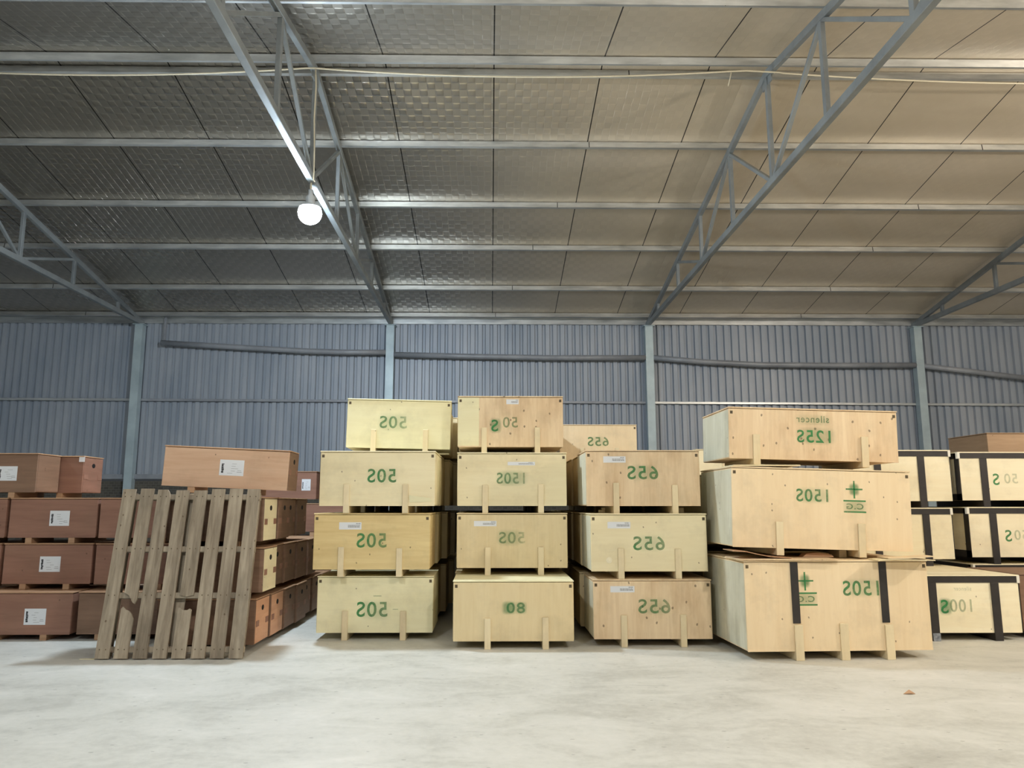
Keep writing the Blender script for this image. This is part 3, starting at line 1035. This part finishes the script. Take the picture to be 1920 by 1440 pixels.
GB = 'brown crates of the left stacks'
m1, _ = crate(6.60, 8.95, 0, 1.10, 0.95, 0.71, 'brown crate on the floor, cut by the right edge of the view', 'brown crates at the far right', 'brown2', leg=0.08, ch=0, clips=False)
for x, z, h, l in ((8.35, 0, 1.30, 'large dull brown crate on the floor at the back right, left one'), (8.35, 1.30, 1.28, 'large dull brown crate behind the strapped stacks, lower-topped one'),
                   (9.95, 0, 1.32, 'large dull brown crate on the floor at the back right, right one'), (9.95, 1.32, 1.36, 'large dull brown crate at the back right, standing tallest')):
    crate(x, 11.6, z, 1.55, 1.0, h, l, 'brown crates at the far right', 'tan_brown', leg=0.08, ch=0, clips=False, lid='tan_brown')

# ------------------------------------------------------------ brown crates, left
def brown(xc, yf, z, Wd, D, label, mat='brown', H=0.525, hole=True, sheet_at=None, yaw=0.0, roll=0.0, group=GB, end=None):
    t, f = crate(xc, yf, z, Wd, D, H, label, group, mat, leg=0.068, cleats=(0.235, 0.725), cw=0.075, ch=0, cmat='brown_edge', clips=False, lid='brown_edge', yaw=yaw, roll=roll)
    if sheet_at:
        paper(t, f, *sheet_at, 'sheet')
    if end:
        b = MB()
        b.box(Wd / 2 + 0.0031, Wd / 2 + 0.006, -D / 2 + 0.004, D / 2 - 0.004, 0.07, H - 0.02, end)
        b.build('lit_or_shaded_end', t)
    if hole:
        b = MB()
        x = Wd / 2 + (0.0061 if end else 0.003)
        zc = H - 0.115
        pts = [(x, 0.04 * cos(a) * (1 if k % 2 else 1.0), zc + 0.028 * sin(a)) for k, a in enumerate([2 * pi * j / 16 for j in range(16)])]
        b.prism(pts, (0.002, 0, 0), 'hole')
        b.build('hand_hole', t)
        b = MB()
        b.box(x, x + 0.004, 0.12, D / 2 - 0.02, 0.235, 0.295, 'brown')
        b.build('end_cleat', t)
        b = MB()
        b.box(x, x + 0.004, -D / 2 + 0.02, -0.12, 0.235, 0.295, 'brown')
        b.build('end_cleat', t)
    return t, f


brown(-5.23, 8.96, 0, 1.08, 0.80, 'brown crate on the floor with a white label, at the left edge', sheet_at=(0.02, 0.26, 0.17, 0.345), hole=False)
brown(-5.15, 9.22, 0.525, 1.02, 0.48, 'brown crate with a peeling white label, second from the floor at the left', sheet_at=(-0.09, 0.15, 0.20, 0.375), hole=False)
brown(-5.13, 9.22, 1.05, 1.02, 0.48, 'brown crate with a white label, third from the floor at the left', sheet_at=(-0.04, 0.19, 0.20, 0.375), hole=False)
brown(-5.88, 9.22, 1.575, 1.02, 0.48, 'tan-brown crate on the top level, cut by the left edge of the view', 'brown2', sheet_at=(0.05, 0.28, 0.20, 0.37), hole=False)
t_, f_ = brown(-5.60, 9.74, 1.575, 1.00, 0.48, 'reddish crate on the top level with a small white card on its corner', 'brown', hole=True)
paper(t_, f_, 0.44, 0.51, 0.45, 0.52, 'blank', 'small_card')
brown(-6.21, 9.22, 0.525, 1.02, 0.48, 'brown crate at the left edge beside the peeling label crate', hole=False)
brown(-6.19, 9.22, 1.05, 1.02, 0.48, 'brown crate at the left edge under the tan-brown top crate', hole=False)
brown(-4.12, 8.98, 0, 1.02, 0.80, 'brown crate on the floor directly behind the left of the pallet', 'brown2', hole=False)
brown(-4.07, 9.18, 0.525, 1.02, 0.48, 'brown crate one level up behind the left of the pallet', 'brown', hole=False)
brown(-4.06, 9.18, 1.05, 1.02, 0.48, 'brown crate two levels up behind the left of the pallet', 'brown', hole=False)
for l_ in range(3):
    brown(-5.35, 9.82 if l_ == 0 else 9.74, 0.525 * l_, 1.5, 0.48, f'brown crate {LV[l_]} in the second row at the left', 'brown2', hole=False)
# the long row of end-on brown crates running back beside the pallet
rows = [(7, 0.0), (6, 0.525), (4, 1.05)]
proto = None
for l_, (n, z) in enumerate(rows):
    for r_ in range(n):
        wh = 'front row, behind the pallet' if r_ == 0 else f'{ORD[r_ - 1]} row back'
        lab = f'end-on brown crate {LV[l_]}, {wh}'
        jx = 0.02 * (((r_ * 5 + l_ * 3) % 4) - 1.5)
        if r_ < 2:
            mt = 'salmon_end' if l_ == 0 else ('cream' if r_ == 0 else None)
            if l_ and r_:
                o, _ = brown(-2.925 + jx, 8.30 + r_ * 0.5, z, 1.02, 0.48, lab, 'brown2')
                proto = o
            else:
                o, _ = brown(-2.925 + jx, 8.30 + r_ * 0.5, z, 1.02, 0.48, lab, 'brown2', end='orange' if l_ == 0 else 'cream')  # front ends carry the lamp's brightness in their cream and orange colour
        else:
            o = None
        if o is None:
            if proto is None:
                o, _ = brown(-2.925 + jx, 8.30 + r_ * 0.5, z, 1.02, 0.48, lab, 'brown2')
                proto = o
            else:
                o = copy_tree(proto)
                o.location = (-2.925 + jx, 8.30 + r_ * 0.5 + 0.24, z)
                tag(o, lab)
brown(-2.89, 8.42, 1.595, 1.34, 0.45, 'salmon crate tilted on top of the row behind the pallet, with a white label', 'salmon', H=0.50,
      sheet_at=(-0.07, 0.19, 0.20, 0.37), roll=R(2.4), yaw=R(2), end='brown2')  # dull brown end: the shadow on this side is put into its colour
b = MB()
b.box(-3.6, -3.0, 8.36, 8.46, 1.576, 1.600, 'cream', 0.002)
tag(b.build('packing_board'), 'pale slat wedged under the left of the tilted salmon crate', 'board')
# far brown stack seen between the pallet row and the cream column
for l_ in range(4):
    for k_, x in enumerate((-3.58, -2.54)):
        if l_ == 3:
            if k_ == 1:
                continue
            x = -3.28
        brown(x, 12.35, 0.505 * l_, 1.02, 0.48, f'far brown crate {LV[l_]}, {"left" if k_ == 0 else "right"} of its pair in the last stack', 'brown', H=0.505, hole=False,
              sheet_at=(0.28, 0.42, 0.2, 0.38) if l_ == 3 else None, group='far brown crates near the back wall')

# ------------------------------------------------------------ pallet leaning on the brown crates
PL = empty('wooden_pallet', (-3.86, 7.86, 0.012), (R(-11.5), 0, 0))
tag(PL, 'weathered grey wooden pallet with two broken slats, leaning on brown crates', 'pallet')
pitch, bw, LV_ = 0.1865, 0.135, 1.675
def board(x0, zs, name='deck_board', w0=bw, jag_top=None, jag_bot=None, y0=0.0, th=0.02):
    b = MB()
    z0, z1 = zs
    bot = jag_bot or [(0, z0), (w0, z0)]
    topp = jag_top or [(w0, z1), (0, z1)]
    pts = [(x0 + u, y0, v) for u, v in bot + topp]
    b.prism(pts, (0, th, 0), 'grey_wood')
    # nail heads where the board crosses the stringers
    for zz in (0.085, 0.60, 1.06, 1.60):
        if z0 < zz < z1:
            for u in (0.035, 0.095):
                b.box(x0 + u - 0.005, x0 + u + 0.005, y0 - 0.001, y0 + 0.001, zz - 0.006, zz + 0.006, 'clip')
    return b.build(name, PL)


for k in range(8):
    x0 = k * pitch + random.uniform(-0.004, 0.004)
    dz = random.uniform(-0.01, 0.01)
    if k == 1:
        board(x0, (0.0, 0.50), jag_top=[(bw, 0.37), (bw * 0.8, 0.42), (bw * 0.6, 0.45), (bw * 0.35, 0.46), (bw * 0.12, 0.49), (0, 0.47)])
        board(x0 + 0.006, (0.62, LV_ + dz), jag_bot=[(0, 0.625), (bw * 0.35, 0.60), (bw * 0.55, 0.56), (bw * 0.7, 0.53), (bw * 0.88, 0.515), (bw, 0.56)])
    elif k == 4:
        board(x0, (0.0, 0.50), jag_top=[(bw, 0.46), (bw * 0.85, 0.47), (bw * 0.7, 0.455), (bw * 0.4, 0.455), (bw * 0.15, 0.48), (0, 0.475)])
        board(x0 + 0.002, (0.62, LV_ + dz), jag_bot=[(0, 0.60), (bw * 0.5, 0.585), (bw, 0.60)])
    elif k == 2:
        board(x0, (0.0, LV_ + dz), jag_top=[(bw, LV_ - 0.09), (bw * 0.93, LV_ - 0.04), (bw * 0.8, LV_ - 0.01), (bw * 0.75, LV_ + dz), (0, LV_ + dz)])
    else:
        board(x0, (0.0, LV_ + dz))
tot = 7 * pitch + bw
for zz in (0.085, 0.60, 1.06, 1.60):
    b = MB()
    b.box(0.01, tot - 0.01, 0.021, 0.095, zz - 0.028, zz + 0.028, 'grey_wood', 0.003)
    b.build('stringer', PL)
for u in (0.02, 0.5 * tot - 0.05, tot - 0.12):
    b = MB()
    b.box(u, u + 0.10, 0.096, 0.114, 0.02, 1.655, 'grey_wood', 0.002)
    b.build('bottom_board', PL)

# small litter on the floor
for x, y, l, s_ in ((3.35, 6.40, 'crumpled dry leaf lying on the open floor', 0.05), (-2.45, 7.55, 'x', 0)):
    if not s_:
        continue
    b = MB()
    b.prism([(x - s_, y, 0.001), (x, y - 0.02, 0.012), (x + s_, y, 0.002), (x + 0.01, y + 0.02, 0.03)], (0, 0, 0.002), 'brown_edge')
    tag(b.build('dry_leaf'), l, 'leaf')
b = MB()
b.prism([(-4.02, 7.9, 0.0005), (-3.87, 7.88, 0.0005), (-3.86, 7.93, 0.0005), (-4.0, 7.91, 0.0005)], (0, 0, 0.004), 'cream')
tag(b.build('wood_splinter'), 'pale wood splinter on the floor at the foot of the pallet', 'scrap wood')
